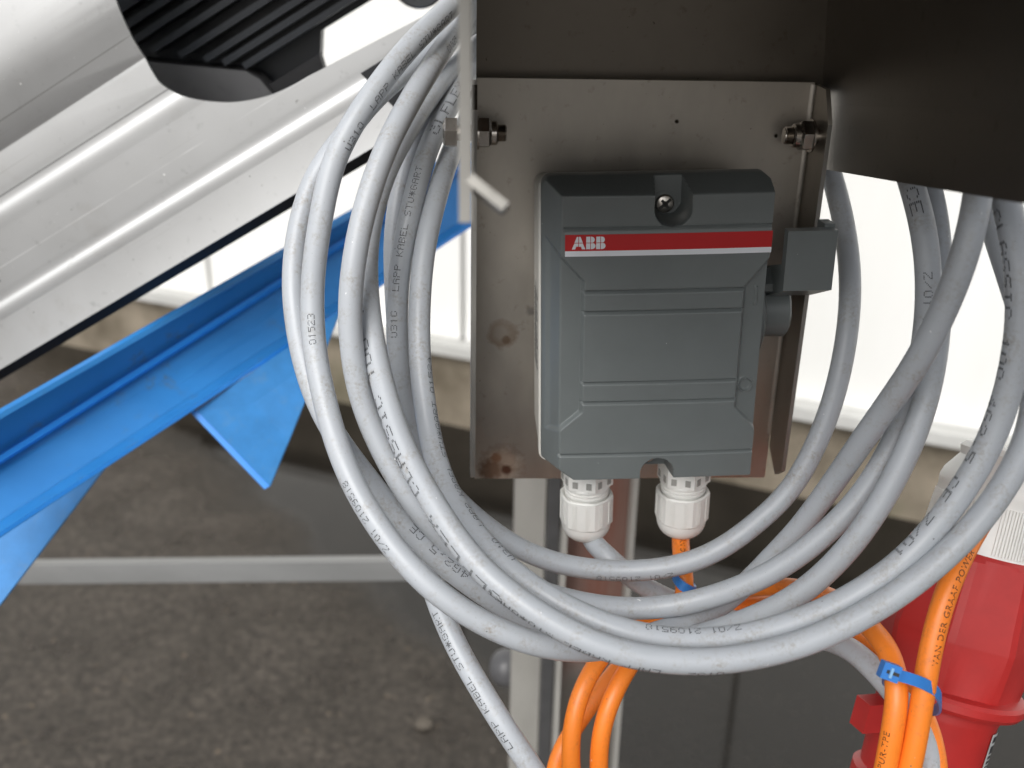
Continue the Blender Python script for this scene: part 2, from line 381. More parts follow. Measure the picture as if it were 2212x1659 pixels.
def cover_h(x, y):
    top = 65.0 - .00035 * (x - 4) ** 2
    h = top
    h = smin(h, 47.5 + (x + 48.2) * (17.5 / 7.4), 1.2)              # left bevel
    h = smin(h, 47.5 + (66.6 - y) * (17.5 / 5.2), 1.2)              # top bevel
    h = smin(h, 47.5 + (48.9 - x) * 14, .8)                         # steep right side
    h = smin(h, 47.5 + (y + 72.3) * 12, .8)                         # steep bottom
    h = smin(h, 47.5 + ((x + 48.2) + (y + 72.3) * 1.25 - 7.) * 2.0, 1.0)   # cut lower left corner
    # grip recesses either side
    dl = max(-x - 70, x + 31.6, y - (25.5 - (x + 32.3) * 1.1), -(y - (-37.0 + (x + 32) * .9)))
    if x < -25: h -= 2.8 * sst(.8, -.8, dl) * (1 if x > -44 else sst(-47.5, -44, x))
    dr = max(-(x - 38.2), y - (21 + (x - 38.4) * 1.25), -(y - (-36 - (x - 38) * 1.12)))
    if x > 30: h -= 2.6 * sst(.8, -.8, dr)
    # horizontal grooves: upper wall short and dark, lower wall longer and bright
    def groove(yc, x0, x1, dep):
        q = y - yc
        if abs(q) > 2.2 or x < x0 - .5 or x > x1 + .5: return 0
        ww = sst(x0 - .4, x0 + .4, x) * sst(x1 + .4, x1 - .4, x)
        if q > .25: g_ = sst(.65, .25, q)
        else: g_ = max(0., min(1., (q + 1.15) / 1.4))
        return dep * g_ * ww
    for yc in (20.0, 10.6, -22.4, -32.0): h -= groove(yc, -31.6, 38.0, 1.7)
    h -= groove(-58.0, -41.5, 47.5, 1.7); h -= groove(47.9, -40.0, 49, 1.1); h -= groove(46.3, -40, 49, .35)
    # tick and ring on the right strip
    h += .8 * sst(.25, -.15, rdist(x, y, 43.2, 44.2, 11.6, 20.0))
    rr = math.hypot(x - 42.2, y + 26.0); h += .9 * sst(.55, .2, abs(rr - 3.2)) - .5 * sst(2.8, 2.4, rr)
    # screw pocket open to the top
    xc, yc = 5.4, 55.5
    dp = math.hypot(x - xc, y - yc) if y < yc else abs(x - xc)
    h = min(h, 49.0 + max(0., (dp - 6.1)) * 9.0) if dp < 8.5 else h
    # arch in the lower edge
    xc, yc = 3.9, -68.2
    da = math.hypot(x - xc, y - yc) if y > yc else abs(x - xc)
    if da < 7.6: h = min(h, 49.0 + max(0., (da - 6.6)) * 16.0)
    return max(h, 44.0)
NX, NY = 250, 368
x0_, x1_, y0_, y1_ = -48.25, 49.1, -72.35, 66.65
V, F = [], []
def corner(x, y):   # rounded outline of the cover
    return x, y
for j in range(NY + 1):
    y = y0_ + (y1_ - y0_) * j / NY
    for i in range(NX + 1):
        x = x0_ + (x1_ - x0_) * i / NX
        rad = 4.5
        # round the corners of the sheet itself
        xx, yy = x, y
        for (cx_, cy_, sx_, sy_) in ((x0_ + rad, y1_ - rad, -1, 1), (x1_ - rad, y1_ - rad, 1, 1), (x1_ - 1.5, y0_ + 1.5, 1, -1), (x0_ + 7, y0_ + 7, -1, -1)):
            rd = rad if sy_ > 0 else (1.5 if sx_ > 0 else 7)
            ux, uy = (x - cx_) * sx_, (y - cy_) * sy_
            if ux > 0 and uy > 0:
                mx = max(ux, uy); hy = math.hypot(ux, uy)
                if hy > 0: k = mx / hy; xx, yy = cx_ + sx_ * ux * k, cy_ + sy_ * uy * k
        V.append(B(xx, yy, cover_h(xx, yy)))
def vid(i, j): return j * (NX + 1) + i
for j in range(NY):
    for i in range(NX): F.append((vid(i, j), vid(i + 1, j), vid(i + 1, j + 1), vid(i, j + 1)))
ring_ids = [vid(i, 0) for i in range(NX + 1)] + [vid(NX, j) for j in range(1, NY + 1)] + [vid(i, NY) for i in range(NX - 1, -1, -1)] + [vid(0, j) for j in range(NY - 1, 0, -1)]
nb = len(V)
for q in ring_ids:
    p = V[q]; hgt = (p - BO).dot(PN); V.append(p - PN * (hgt - .0425))
n_ = len(ring_ids)
for k in range(n_): F.append((ring_ids[k], nb + k, nb + (k + 1) % n_, ring_ids[(k + 1) % n_]))
mesh('cover', V, F, mat_cover.m, sbox, 50)
# base moulding behind the cover
bs = []
for (cx_, cy_, a0) in ((43.5, 52.8, 0), (-43.6, 52.8, math.pi / 2), (-43.6, -66, math.pi), (43.5, -66, 3 * math.pi / 2)):
    bs += [B(cx_ + 5 * math.cos(a0 + k * math.pi / 12), cy_ + 5 * math.sin(a0 + k * math.pi / 12), 1.2) for k in range(7)]
prism('base', bs, PN * .0432, mat_base.m, sbox, sm=40)
bs2 = [p + (p - B(0, 0, 1.2)).normalized() * .0008 for p in bs]
bs2 = [p + BV * (.0068 if (p - BO).dot(BV) > 0 else 0) for p in bs2]
prism('base_lip', [p + PN * .0355 for p in bs2], PN * .006, mat_base.m, sbox, sm=40)
for kx in (-22, 24):
    lathe('knockout_ring', B(kx, 57.7, 22), BV, [(.0145, 0), (.0145, .0006), (.0128, .0010), (.0118, .0004)], mat_base.m, sbox, 48)
lab = prism('rating_label', [B(-48.65, y_, w_) for (y_, w_) in ((10, 8), (10, 34), (-34, 34), (-34, 8))], BU * -.00015, plastic('pale_label', (.5, .5, .47), .5).m, sbox)
for k in range(14):
    y_ = 6 - k * 2.7
    prism('print_line', [B(-48.82, y_, w_) for w_ in (10, 31 - (k * 7) % 9)] + [B(-48.82, y_ - 1.0, w_) for w_ in (31 - (k * 7) % 9, 10)], BU * -.00006, mat_ink.m, lab)
lab.parent = sbox
# sticker
def hc(x, y): return cover_h(x, y)
def strip(name, x0, x1, y0, y1, off, mat, parent):
    V, F = [], []; n = 30
    for i in range(n + 1):
        x = x0 + (x1 - x0) * i / n
        for y in (y0, y1): V.append(B(x, y, 65.0 - .00035 * (x - 4) ** 2 + off))
    for i in range(n): F.append((2 * i, 2 * i + 2, 2 * i + 3, 2 * i + 1))
    return mesh(name, V, F, mat, parent)
st = strip('sticker', -39.5, 48.0, 38.15, 45.2, .10, mat_stick_red.m, sbox)
strip('white_stripe', -39.5, 48.0, 35.8, 38.15, .12, mat_stick_white.m, sbox)
# logo letters on the stripe: quartered block letters
def poly(name, loops, mat, parent, off=.16):
    V, F = [], []
    for lp in loops:
        b_ = len(V); V += [B(x, y, 65.0 - .00035 * (x - 4) ** 2 + off) for (x, y) in lp]; F.append(tuple(range(b_, len(V))))
    return mesh(name, V, F, mat, parent)
lx, ly, lh = -36.7, 38.95, 5.4
ym, gp = ly + lh * .50, .13
def clipx(lp, x0, x1):
    def cut(ps, f, val, sign):
        out = []
        for i in range(len(ps)):
            p, q = ps[i], ps[(i + 1) % len(ps)]
            ip, iq = sign * (p[f] - val) >= 0, sign * (q[f] - val) >= 0
            if ip: out.append(p)
            if ip != iq:
                t_ = (val - p[f]) / (q[f] - p[f]); out.append((p[0] + (q[0] - p[0]) * t_, p[1] + (q[1] - p[1]) * t_))
        return out
    return lambda y0, y1: cut(cut(cut(cut(lp, 0, x0, 1), 0, x1, -1), 1, y0, 1), 1, y1, -1)
A_w = 5.7
a_top = [(lx + 1.05, ym), (lx + 2.1, ly + lh), (lx + 3.6, ly + lh), (lx + 4.65, ym)]
a_botl = [(lx, ly), (lx + 1.15, ym), (lx + A_w / 2, ym), (lx + A_w / 2, ly + 1.15), (lx + 1.85, ly + 1.15), (lx + 1.45, ly)]
a_botr = [(2 * lx + A_w - x, y) for (x, y) in a_botl]
loops = [clipx(a_top, lx, lx + A_w / 2 - gp)(ym + gp, 99), clipx(a_top, lx + A_w / 2 + gp, lx + 9)(ym + gp, 99)]
loops += [clipx(a_botl, lx - 1, lx + A_w / 2 - gp)(0, ym - gp), clipx(a_botr, lx + A_w / 2 + gp, lx + 9)(0, ym - gp)]
poly('logo_letter', loops, mat_stick_white.m, st)
for bx in (lx + 6.0, lx + 10.2):
    lp_t = [(bx, ym), (bx, ly + lh), (bx + 2.2, ly + lh)] + [(bx + 2.3 + 1.3 * math.sin(q), ly + lh * .75 + lh * .25 * math.cos(q)) for q in [k * math.pi / 8 for k in range(1, 9)]]
    lp_b = [(bx, ly), (bx, ym), (bx + 2.4, ym)] + [(bx + 2.5 + 1.45 * math.sin(q), ly + lh * .25 + lh * .25 * math.cos(q)) for q in [k * math.pi / 8 for k in range(1, 9)]]
    xm = bx + 1.85
    poly('logo_letter', [clipx(lp_t, bx - 1, xm - gp)(ym + gp, 99), clipx(lp_t, xm + gp, 99)(ym + gp, 99), clipx(lp_b, bx - 1, xm - gp)(0, ym - gp), clipx(lp_b, xm + gp, 99)(0, ym - gp)], mat_stick_white.m, st)
# screws
def screw(x, y, w_):
    o = B(x, y, w_)
    sc = lathe('screw', o, PN, [(.0040, -.003), (.0041, 0), (.0039, .0007), (.0034, .0011)], mat_bolt.m, sbox, 32, 40)
    for k in range(2):
        an = R(40) + k * math.pi / 2
        d1 = BU * math.cos(an) + BV * math.sin(an)
        box('slot', o + PN * .00105, d1, PN.cross(d1), PN, .0046 if k else .0066, .0012, .0006, mat_socket.m, sc)
    lathe('socket', o + PN * .0008, PN, [(.0013, 0), (.0013, .00052)], mat_socket.m, sc, 12)
    lathe('pocket_shade_ring', o - PN * .0005, PN, [(.0055, -.002), (.0055, .0003), (.0049, .0003), (.0049, -.001)], mat_cover.m, sbox, 32)  # ring of cover plastic added to shade the pocket round the screw
screw(4.4, 54.0, 49.6); screw(1.6, -66.2, 49.6)
# side handle
hc0 = B(49.0, -2.5, 27)
lathe('handle_disc', hc0, BU, [(.0225, 0), (.0225, .0035), (.0205, .0046)], mat_cover.m, sbox, 64, 30)
lathe('handle_hub', hc0, BU, [(.0135, .003), (.0135, .0175), (.0125, .0185)], mat_cover.m, sbox, 48, 30)
hp = [(62, 44), (62, 17.5), (36, 6.5), (30, 9), (33, 20), (56.5, 28), (56.5, 44)]
prism('handle_grip', [B(55.4, y_, w_) for (w_, y_) in hp], BU * .0213, mat_cover.m, sbox, bevel=.0007)
prism('handle_web', [B(51.0, y_, w_) for (w_, y_) in ((47, 16.0), (47, 12.5), (33, 6), (33, 20), (40, 21))], BU * .006, mat_cover.m, sbox, bevel=.0004)
prism('handle_fin', [B(72.5, y_, w_) for (w_, y_) in ((56.5, 45.6), (47, 45.0), (47, 38), (56.5, 38))], BU * .0045, mat_cover.m, sbox, bevel=.0008)
# cable glands
def gland(x, w_):
    o = B(x, -71.0, w_); ax = -BV
    body = lathe('cable_gland', o, ax, [(.0122, -.002), (.0122, .0180), (.0117, .0184), (.0117, .0192), (.0106, .0194), (.0106, .0206), (.0112, .0210), (.0112, .0218), (.0106, .0221), (.0112, .0226), (.0112, .0234), (.0104, .0238), (.0104, .036)], mat_gland.m, sbox, 48, 25,
                 lambda a, i: hexmod(a, i) * 1.0 if i < 2 else 1)
    dome = [(.0108, .0255), (.0116, .0240), (.0126, .0238), (.0131, .0246), (.0131, .0390), (.0127, .0396)]
    dome += [(.0060 + .0064 * math.cos(q), .0400 + .0088 * math.sin(q)) for q in [k * math.pi / 2 / 9 for k in range(10)]]
    lathe('dome_nut', o, ax, dome, mat_gland.m, body, 72, 25, lambda a, i: (.62 + .38 * hexmod(a, i)) if i in (2, 3, 4) else 1)
    e1 = ax.orthogonal().normalized(); e2 = ax.cross(e1)
    for hx in range(6):
        for side in (-1, 1):
            bm = bmesh.new()
            for q in range(5):
                aa = hx * math.pi / 3 + math.pi / 6
                off = side * (.0024 + q * .00062)
                nrm_ = e1 * math.cos(aa) + e2 * math.sin(aa); tn = ax.cross(nrm_)
                nr_ = nrm_ * math.cos(off / .0128) + tn * math.sin(off / .0128); box_bm(bm, o + ax * .0318 + nr_ * .01275, nr_, ax.cross(nr_), ax, .0008, .00030, .0125)
            from_bm('grip_rib', bm, mat_gland.m, body)
    for hx in range(6):
        for sgn in (-1, 1):
            aa = hx * math.pi / 3 + math.pi / 6 ; nrm_ = e1 * math.cos(aa) + e2 * math.sin(aa); tn = ax.cross(nrm_)
            box('window_recess', o + ax * .0148 + nrm_ * .01140 + tn * (sgn * .0034), nrm_, tn, ax, .0006, .0026, .0034, mat_socket_grey, body)
    return o, ax
mat_socket_grey = plastic('grey_recess', (.33, .33, .31), .6).m
g1o, gax = gland(-24.6, 33)
g2o, _ = gland(23.6, 33)
adopt(sbox)
for ch in sbox.children:
    for cc in ch.children: cc.matrix_parent_inverse = (ch.matrix_parent_inverse @ Matrix.Identity(4)).inverted() @ ch.matrix_parent_inverse

# ---------------------------------------------------------------- cables
def spline(pts, step=.0035):
    """centripetal-ish Catmull-Rom through pts, resampled evenly"""
    P = [pts[0] * 2 - pts[1]] + pts + [pts[-1] * 2 - pts[-2]]
    # light smoothing of tracing noise
    out = []
    for i in range(1, len(P) - 2):
        p0, p1, p2, p3 = P[i - 1:i + 3]
        n = max(4, int((p2 - p1).length / .001))
        t01, t12, t23 = ((p1 - p0).length + 1e-6) ** .5, ((p2 - p1).length + 1e-6) ** .5, ((p3 - p2).length + 1e-6) ** .5
        m1 = (p2 - p1) + ((p1 - p0) / t01 - (p2 - p0) / (t01 + t12)) * t12
        m2 = (p2 - p1) + ((p3 - p2) / t23 - (p3 - p1) / (t12 + t23)) * t12
        for k in range(n):
            t_ = k / n; t2, t3 = t_ * t_, t_ ** 3
            out.append(p1 * (2 * t3 - 3 * t2 + 1) + m1 * (t3 - 2 * t2 + t_) + p2 * (-2 * t3 + 3 * t2) + m2 * (t3 - t2))
    out.append(P[-2])
    for it in range(220):          # relax
        o2 = out[:]
        for i in range(1, len(out) - 1): o2[i] = out[i] * .5 + (out[i - 1] + out[i + 1]) * .25
        out = o2
    return out
class Tube:
    def __init__(s, name, trace, rad, mat, parent, seg=22):
        s.c = spline([p if isinstance(p, Vector) else at(*p) for p in trace]); s.r = rad
        n = len(s.c); s.t = [((s.c[min(i + 1, n - 1)] - s.c[max(i - 1, 0)])).normalized() for i in range(n)]
        s.len = [0]
        for i in range(1, n): s.len.append(s.len[-1] + (s.c[i] - s.c[i - 1]).length)
        nrm = s.t[0].orthogonal().normalized(); V, F = [], []
        idx = list(range(0, n, 3))
        if idx[-1] != n - 1: idx.append(n - 1)
        for q in idx:
            nrm = (nrm - s.t[q] * nrm.dot(s.t[q])).normalized(); bn = s.t[q].cross(nrm)
            for k in range(seg):
                a_ = 2 * math.pi * k / seg; V.append(s.c[q] + (nrm * math.cos(a_) + bn * math.sin(a_)) * rad)
        for i in range(len(idx) - 1):
            for k in range(seg): F.append((i * seg + k, i * seg + (k + 1) % seg, (i + 1) * seg + (k + 1) % seg, (i + 1) * seg + k))
        F.append(tuple(range(seg))); F.append(tuple(range((len(idx) - 1) * seg, len(idx) * seg)))
        s.o = mesh(name, V, F, mat, parent, 60)
    def near(s, px, py):
        best = None
        for i, p in enumerate(s.c):
            q = p - CAM; d = q.dot(FW); x, y = CX + FPX * q.dot(RT) / d, CY - FPX * q.dot(UP) / d
            e = (x - px) ** 2 + (y - py) ** 2
            if best is None or e < best[0]: best = (e, i)
        return best[1]
    def frame(s, L):
        L = max(0, min(s.len[-1] - 1e-6, L)); lo, hi = 0, len(s.len) - 1
        while hi - lo > 1:
            md = (lo + hi) // 2
            if s.len[md] <= L: lo = md
            else: hi = md
        f_ = (L - s.len[lo]) / max(1e-9, s.len[hi] - s.len[lo])
        return s.c[lo].lerp(s.c[hi], f_), s.t[lo].lerp(s.t[hi], f_).normalized()
    def surf(s, L, n0, ang, off):
        c_, t_ = s.frame(L); n_ = (n0 - t_ * n0.dot(t_)).normalized(); b_ = t_.cross(n_)
        return c_ + (n_ * math.cos(ang) + b_ * math.sin(ang)) * (s.r + off)
FONT = {
 'A': '01110 10001 10001 11111 10001 10001 10001', 'B': '11110 10001 10001 11110 10001 10001 11110', 'C': '01110 10001 10000 10000 10000 10001 01110',
 'E': '11111 10000 10000 11110 10000 10000 11111', 'F': '11111 10000 10000 11110 10000 10000 10000', 'G': '01110 10001 10000 10111 10001 10001 01110',
 'I': '01110 00100 00100 00100 00100 00100 01110', 'K': '10001 10010 10100 11000 10100 10010 10001', 'L': '10000 10000 10000 10000 10000 10000 11111',
 'P': '11110 10001 10001 11110 10000 10000 10000', 'R': '11110 10001 10001 11110 10100 10010 10001', 'S': '01111 10000 10000 01110 00001 00001 11110',
 'T': '11111 00100 00100 00100 00100 00100 00100', 'U': '10001 10001 10001 10001 10001 10001 01110', 'X': '10001 10001 01010 00100 01010 10001 10001',
 'Z': '11111 00001 00010 00100 01000 10000 11111', 'O': '01010 00000 01110 10001 10001 10001 01110', '0': '01110 10001 10001 10001 10001 10001 01110',
 '1': '00100 01100 00100 00100 00100 00100 00100', '2': '01110 10001 00001 00110 01000 10000 11111', '3': '11110 00001 00001 01110 00001 00001 11110',
 '4': '00010 00110 01010 10010 11111 00010 00010', '5': '11111 10000 11110 00001 00001 10001 01110', '8': '01110 10001 10001 01110 10001 10001 01110',
 '9': '01110 10001 10001 01111 00001 00001 01110', '/': '00000 00001 00010 00100 01000 10000 00000', ',': '00000 00000 00000 00000 00110 00100 01000',
 '*': '00100 10101 01110 11111 01110 10101 00100', ' ': '00000 00000 00000 00000 00000 00000 00000'}
def dots(tube, text, px, py, ang, h=.0031, adv=.0028, wide=1.0, dirn=-1):
    """ink-jet marking: one small square per dot, reading along dirn, starting beside pixel px, py"""
    i0 = tube.near(px, py); L0 = tube.len[i0]; n0 = (CAM - tube.c[i0]).normalized()
    V, F = [], []; ph = h / 7; pw = adv / 6.2 * wide; ds = min(ph, .00046) * .40; L = L0
    dsx = min(pw * .40, .00030)
    for ch in text:
        rows = FONT.get(ch, FONT[' ']).split()
        for r_, row in enumerate(rows):
            for c_, bit in enumerate(row):
                if bit != '1' or random.random() < .05: continue
                reps = [0] if wide < 1.3 else [-.22, .22]
                for rp in reps:
                    lx_ = L + dirn * (c_ + rp) * pw; ya = (3 - r_) * ph
                    q = []
                    jx, jy = random.uniform(-.04, .04) * pw, random.uniform(-.05, .05) * ph
                    for (sx_, sy_) in ((-1, -1), (1, -1), (1, 1), (-1, 1)):
                        q.append(tube.surf(lx_ + dirn * (sx_ * dsx + jx), n0, R(ang) - dirn * (ya + sy_ * ds + jy) / tube.r, .00006))
                    b_ = len(V); V += q; F.append((b_, b_ + 1, b_ + 2, b_ + 3))
        L += dirn * adv * wide
    return mesh('printed_marking', V, F, mat_ink.m, tube.o)
def letters(tube, text, px, py, ang, h, dirn):
    """solid printed letters wrapped on the sheath"""
    cu = bpy.data.curves.new('txt', 'FONT'); cu.body = text; cu.size = h / .7; cu.resolution_u = 2; cu.space_character = 1.12
    ob = bpy.data.objects.new('txt', cu); COL.objects.link(ob); dg = bpy.context.evaluated_depsgraph_get(); dg.update()
    me0 = bpy.data.meshes.new_from_object(ob.evaluated_get(dg)); COL.objects.unlink(ob); bpy.data.objects.remove(ob)
    i0 = tube.near(px, py); L0 = tube.len[i0]; n0 = (CAM - tube.c[i0]).normalized()
    V = [tube.surf(L0 + dirn * v.co.x, n0, R(ang) - dirn * (v.co.y - h / 2) / tube.r, .00007) for v in me0.vertices]
    F = [tuple(p.vertices) for p in me0.polygons]
    o = mesh('printed_marking', V, F, mat_orink, tube.o); bpy.data.meshes.remove(me0); return o
mat_orink = plastic('brown_black_ink', (.035, .014, .006), .6, .3).m
K = .86
def sc(tr): return [(x, y, d * K) for (x, y, d) in tr]
coil = thing('cable_coil', at(1000, 1400, .42), 'coil of pale grey cable with black printing hanging round the bracket', 'cable')
RC = .0050
NB = [0]
def turn(tr, close=True):
    if close:      # the turn runs on over the peg behind the hood, back to where it started
        k = NB[0]; NB[0] += 1; R_, L_ = tr[-1], tr[0]
        tr = tr + [(R_[0] - 140, R_[1] - 110 - 6 * k, .555 + .010 * k), (1640, -150 - 14 * k, .60 + .012 * k), (1330, -165 - 14 * k, .61 + .012 * k), (L_[0] + 70, L_[1] - 45, .5 * (L_[2] + .61 + .012 * k)), L_]
    return Tube('cable_turn', tr, RC, mat_grey, coil)
c2 = turn(sc([(1075, -90, .68), (1020, -40, .61), (979, 10, .555), (897, 86, .535), (828, 169, .522), (753, 280, .515), (719, 346, .515), (692, 476, .515), (674, 606, .52), (674, 684, .52), (681, 778, .52), (693, 827, .515), (710, 905, .51), (735, 983, .505), (769, 1061, .50), (801, 1113, .495), (847, 1181, .49), (922, 1264, .485), (988, 1314, .485), (1055, 1354, .487), (1152, 1392, .49), (1252, 1406, .502), (1340, 1395, .52), (1417, 1367, .54), (1484, 1346, .555), (1551, 1315, .563), (1600, 1275, .565), (1672, 1198, .56), (1722, 1149, .55), (1760, 1098, .54), (1797, 1047, .53), (1857, 960, .505), (1922, 869, .48), (1985, 778, .46), (2016, 718, .45), (2058, 627, .44), (2096, 515, .43), (2112, 432, .43), (2120, 340, .445), (2105, 240, .50), (2060, 130, .58)]))
c1 = turn(sc([(1060, 30, .68), (960, 90, .61), (880, 150, .575), (800, 220, .56), (740, 300, .553), (685, 365, .55), (659, 432, .55), (642, 500, .55), (631, 606, .548), (637, 684, .545), (648, 749, .54), (668, 827, .535), (701, 905, .53), (740, 968, .53), (776, 1011, .53), (834, 1087, .53), (875, 1139, .53), (922, 1186, .53), (972, 1231, .53), (1038, 1279, .53), (1088, 1311, .533), (1147, 1341, .54), (1220, 1370, .548), (1300, 1388, .556), (1400, 1393, .56), (1484, 1380, .553), (1555, 1360, .535), (1639, 1331, .52), (1722, 1290, .512), (1789, 1233, .505), (1839, 1180, .50), (1880, 1124, .495), (1948, 1004, .49), (1982, 926, .488), (2003, 856, .488), (2016, 800, .49), (2024, 736, .492), (2029, 660, .495), (2031, 580, .497), (2027, 502, .50), (2013, 424, .505), (1985, 330, .53), (1940, 220, .60)]))
c3 = turn(sc([(1090, -60, .70), (1030, 0, .635), (987, 62, .585), (940, 130, .55), (893, 206, .527), (854, 276, .515), (823, 341, .51), (797, 420, .507), (779, 480, .506), (758, 606, .507), (754, 684, .51), (758, 749, .512), (770, 827, .515), (793, 905, .52), (830, 983, .52), (873, 1061, .52), (914, 1113, .522), (972, 1181, .53), (1030, 1224, .535), (1090, 1252, .54), (1155, 1275, .545), (1205, 1292, .548), (1290, 1310, .55), (1359, 1317, .55), (1442, 1312, .548), (1534, 1292, .542), (1622, 1260, .533), (1689, 1226, .528), (1755, 1178, .522), (1805, 1133, .518), (1845, 1093, .515), (1892, 1030, .512), (1941, 934, .508), (1972, 856, .502), (1990, 790, .495), (1999, 736, .49), (2005, 684, .486), (2008, 632, .483), (2006, 580, .481), (1998, 502, .48), (1977, 424, .487), (1945, 330, .52), (1890, 220, .60)]))
c3b = turn(sc([(1090, 40, .72), (1010, 120, .65), (950, 180, .60), (905, 240, .575), (870, 300, .56), (838, 355, .552), (815, 420, .545), (797, 490, .54), (790, 554, .535), (791, 606, .53), (797, 684, .525), (808, 749, .52), (825, 827, .512), (848, 905, .503), (877, 983, .495), (921, 1061, .485), (938, 1090, .481), (972, 1148, .475), (1022, 1213, .469), (1072, 1263, .464), (1138, 1310, .46), (1205, 1354, .458), (1285, 1395, .456), (1352, 1415, .456), (1419, 1427, .456), (1521, 1431, .457), (1580, 1428, .457), (1636, 1417, .458), (1740, 1391, .458), (1848, 1340, .458), (1930, 1292, .458), (2014, 1227, .457), (2068, 1178, .456), (2118, 1125, .455), (2168, 1055, .455), (2212, 978, .455), (2240, 880, .457), (2238, 790, .462), (2212, 690, .470), (2180, 590, .478), (2146, 489, .487), (2118, 400, .50), (2080, 300, .53), (2020, 180, .60)]))
c4 = turn(sc([(1100, 60, .72), (1045, 120, .665), (1008, 168, .625), (977, 219, .60), (935, 294, .58), (909, 365, .572), (883, 476, .565), (866, 554, .563), (859, 620, .562), (857, 684, .562), (858, 749, .562), (865, 827, .563), (883, 905, .567), (910, 975, .57), (945, 1035, .575), (986, 1082, .58), (1055, 1143, .585), (1113, 1182, .587), (1172, 1209, .588), (1230, 1224, .588), (1290, 1232, .588), (1385, 1234, .585), (1487, 1218, .58), (1555, 1190, .577), (1640, 1125, .573), (1706, 1064, .57), (1751, 986, .57), (1795, 882, .57), (1821, 778, .57), (1835, 684, .57), (1838, 606, .572), (1827, 502, .576), (1803, 398, .583), (1768, 300, .61), (1715, 200, .67)]))
c5 = turn(sc([(1110, 130, .74), (1050, 200, .675), (1012, 260, .63), (982, 312, .598), (958, 372, .58), (943, 428, .57), (928, 480, .566), (914, 554, .56), (909, 606, .558), (905, 684, .556), (906, 778, .552), (911, 827, .55), (922, 905, .543), (937, 983, .534), (954, 1035, .527), (985, 1095, .517), (1022, 1151, .507), (1072, 1206, .497), (1113, 1245, .49), (1172, 1285, .483), (1230, 1318, .478), (1290, 1346, .475), (1351, 1367, .473), (1417, 1382, .472), (1484, 1387, .472), (1551, 1385, .472), (1636, 1372, .471), (1689, 1356, .47), (1772, 1326, .469), (1839, 1293, .468), (1924, 1236, .466), (1972, 1198, .464), (2010, 1155, .463), (2052, 1100, .46), (2093, 1038, .457), (2130, 980, .455), (2155, 922, .452), (2175, 860, .449), (2190, 800, .445), (2202, 736, .441), (2207, 671, .438), (2206, 606, .435), (2196, 528, .434), (2178, 450, .438), (2150, 360, .46), (2105, 250, .52)]))
c6 = turn([(1100, 20, .64), (1050, 75, .59), (1003, 130, .55), (961, 187, .525), (896, 305, .505), (872, 372, .50), (858, 450, .497), (850, 520, .497), (852, 600, .498), (857, 684, .50), (862, 780, .503), (873, 880, .505), (885, 980, .503), (898, 1080, .495), (912, 1180, .485), (930, 1260, .475), (960, 1339, .465), (987, 1401, .46), (1041, 1493, .455), (1089, 1571, .45), (1147, 1656, .45), (1200, 1740, .455), (1250, 1840, .47), at(1290, 1950, .50) - Z * .05, at(1300, 1950, .53) - Z * .30, Vector((.10, .62, .03)), Vector((.14, .70, .006)), Vector((.24, .80, .006))], close=False)
# markings
dots(c2, '01523', 672, 746, 8)
dots(c2, 'U310  LAPP KABEL STU*GART', 755, 325, -38, adv=.0034)
dots(c2, 'Z/01 2109518', 842, 1192, 38)
dots(c3, '01525', 936, 110, -28, adv=.0030)
dots(c4, 'U310', 845, 728, 18, adv=.0031)
dots(c4, 'LAPP KABEL STU*GART', 848, 630, 14, adv=.0031)
dots(c4, 'OLFLEX', 930, 300, 8, h=.0046, adv=.0042, wide=1.7)
dots(c3b, 'OLFLEX', 1092, 1288, 62, h=.0046, adv=.0042, wide=1.7)
dots(c3b, 'CLASSIC 100 4G2,5', 918, 1068, 50, h=.0046, adv=.0040, wide=1.7)
dots(c3b, 'LAPP KABEL STU*GART', 1425, 1428, 66, adv=.0036)
dots(c3b, '01526', 1560, 1430, 72, adv=.0034)
dots(c1, '4G2,5 CE', 1000, 1255, -22, h=.0036, adv=.0042)
dots(c6, 'LAPP KABEL STU*GART', 1110, 1606, 36, adv=.0034)
dots(c4, 'Z/01 2109518', 1452, 1226, 52, adv=.0030)
dots(c3, 'Z/01 2109518', 2007, 588, 0, h=.0034, adv=.0034)
dots(c3, 'CE', 1976, 426, -8, h=.005, adv=.0045, wide=1.4)
dots(c5, 'CLASSIC 100 4G2,5 CE Z/01', 2180, 458, -58, h=.0046, adv=.0038, wide=1.5)
dots(c5, 'U310  LAPP KABEL STU*GART 01524', 1100, 1232, -58, adv=.0036)
dots(c5, 'Z/01 2109518', 1605, 1378, -48, adv=.0032)
adopt(coil)
for ch in coil.children:
    for cc in ch.children: cc.matrix_parent_inverse = Matrix.Identity(4)

sup = thing('supply_cable', g1o + gax * .03, 'grey cable leaving the white gland and running down behind the coil', 'cable')
Tube('sheath', [g1o + gax * .03, g1o + gax * .047, g1o + gax * .052 + RT * .0012 + FW * .001, (1318, 1204, .520), (1350, 1240, .528), (1400, 1275, .532), (1470, 1305, .53), (1560, 1335, .52), (1680, 1362, .50), (1770, 1377, .48), (1834, 1396, .46), (1883, 1438, .445), (1930, 1492, .436), (1972, 1545, .433), (2000, 1595, .432), (2012, 1659, .432), (2014, 1740, .435), (1990, 1850, .44), at(1960, 1950, .46) - Z * .08, at(1960, 1950, .50) - Z * .32, Vector((.22, .58, .02)), Vector((.27, .68, .006)), Vector((.40, .76, .006))], .0050, mat_grey, sup)
adopt(sup)
och = thing('orange_cable', g2o + gax * .03, 'bundled orange motor cable tied with blue straps below the switch box', 'cable')
RO = .0044
def oturn(tr): return Tube('cable_turn', tr, RO, mat_orange, och)
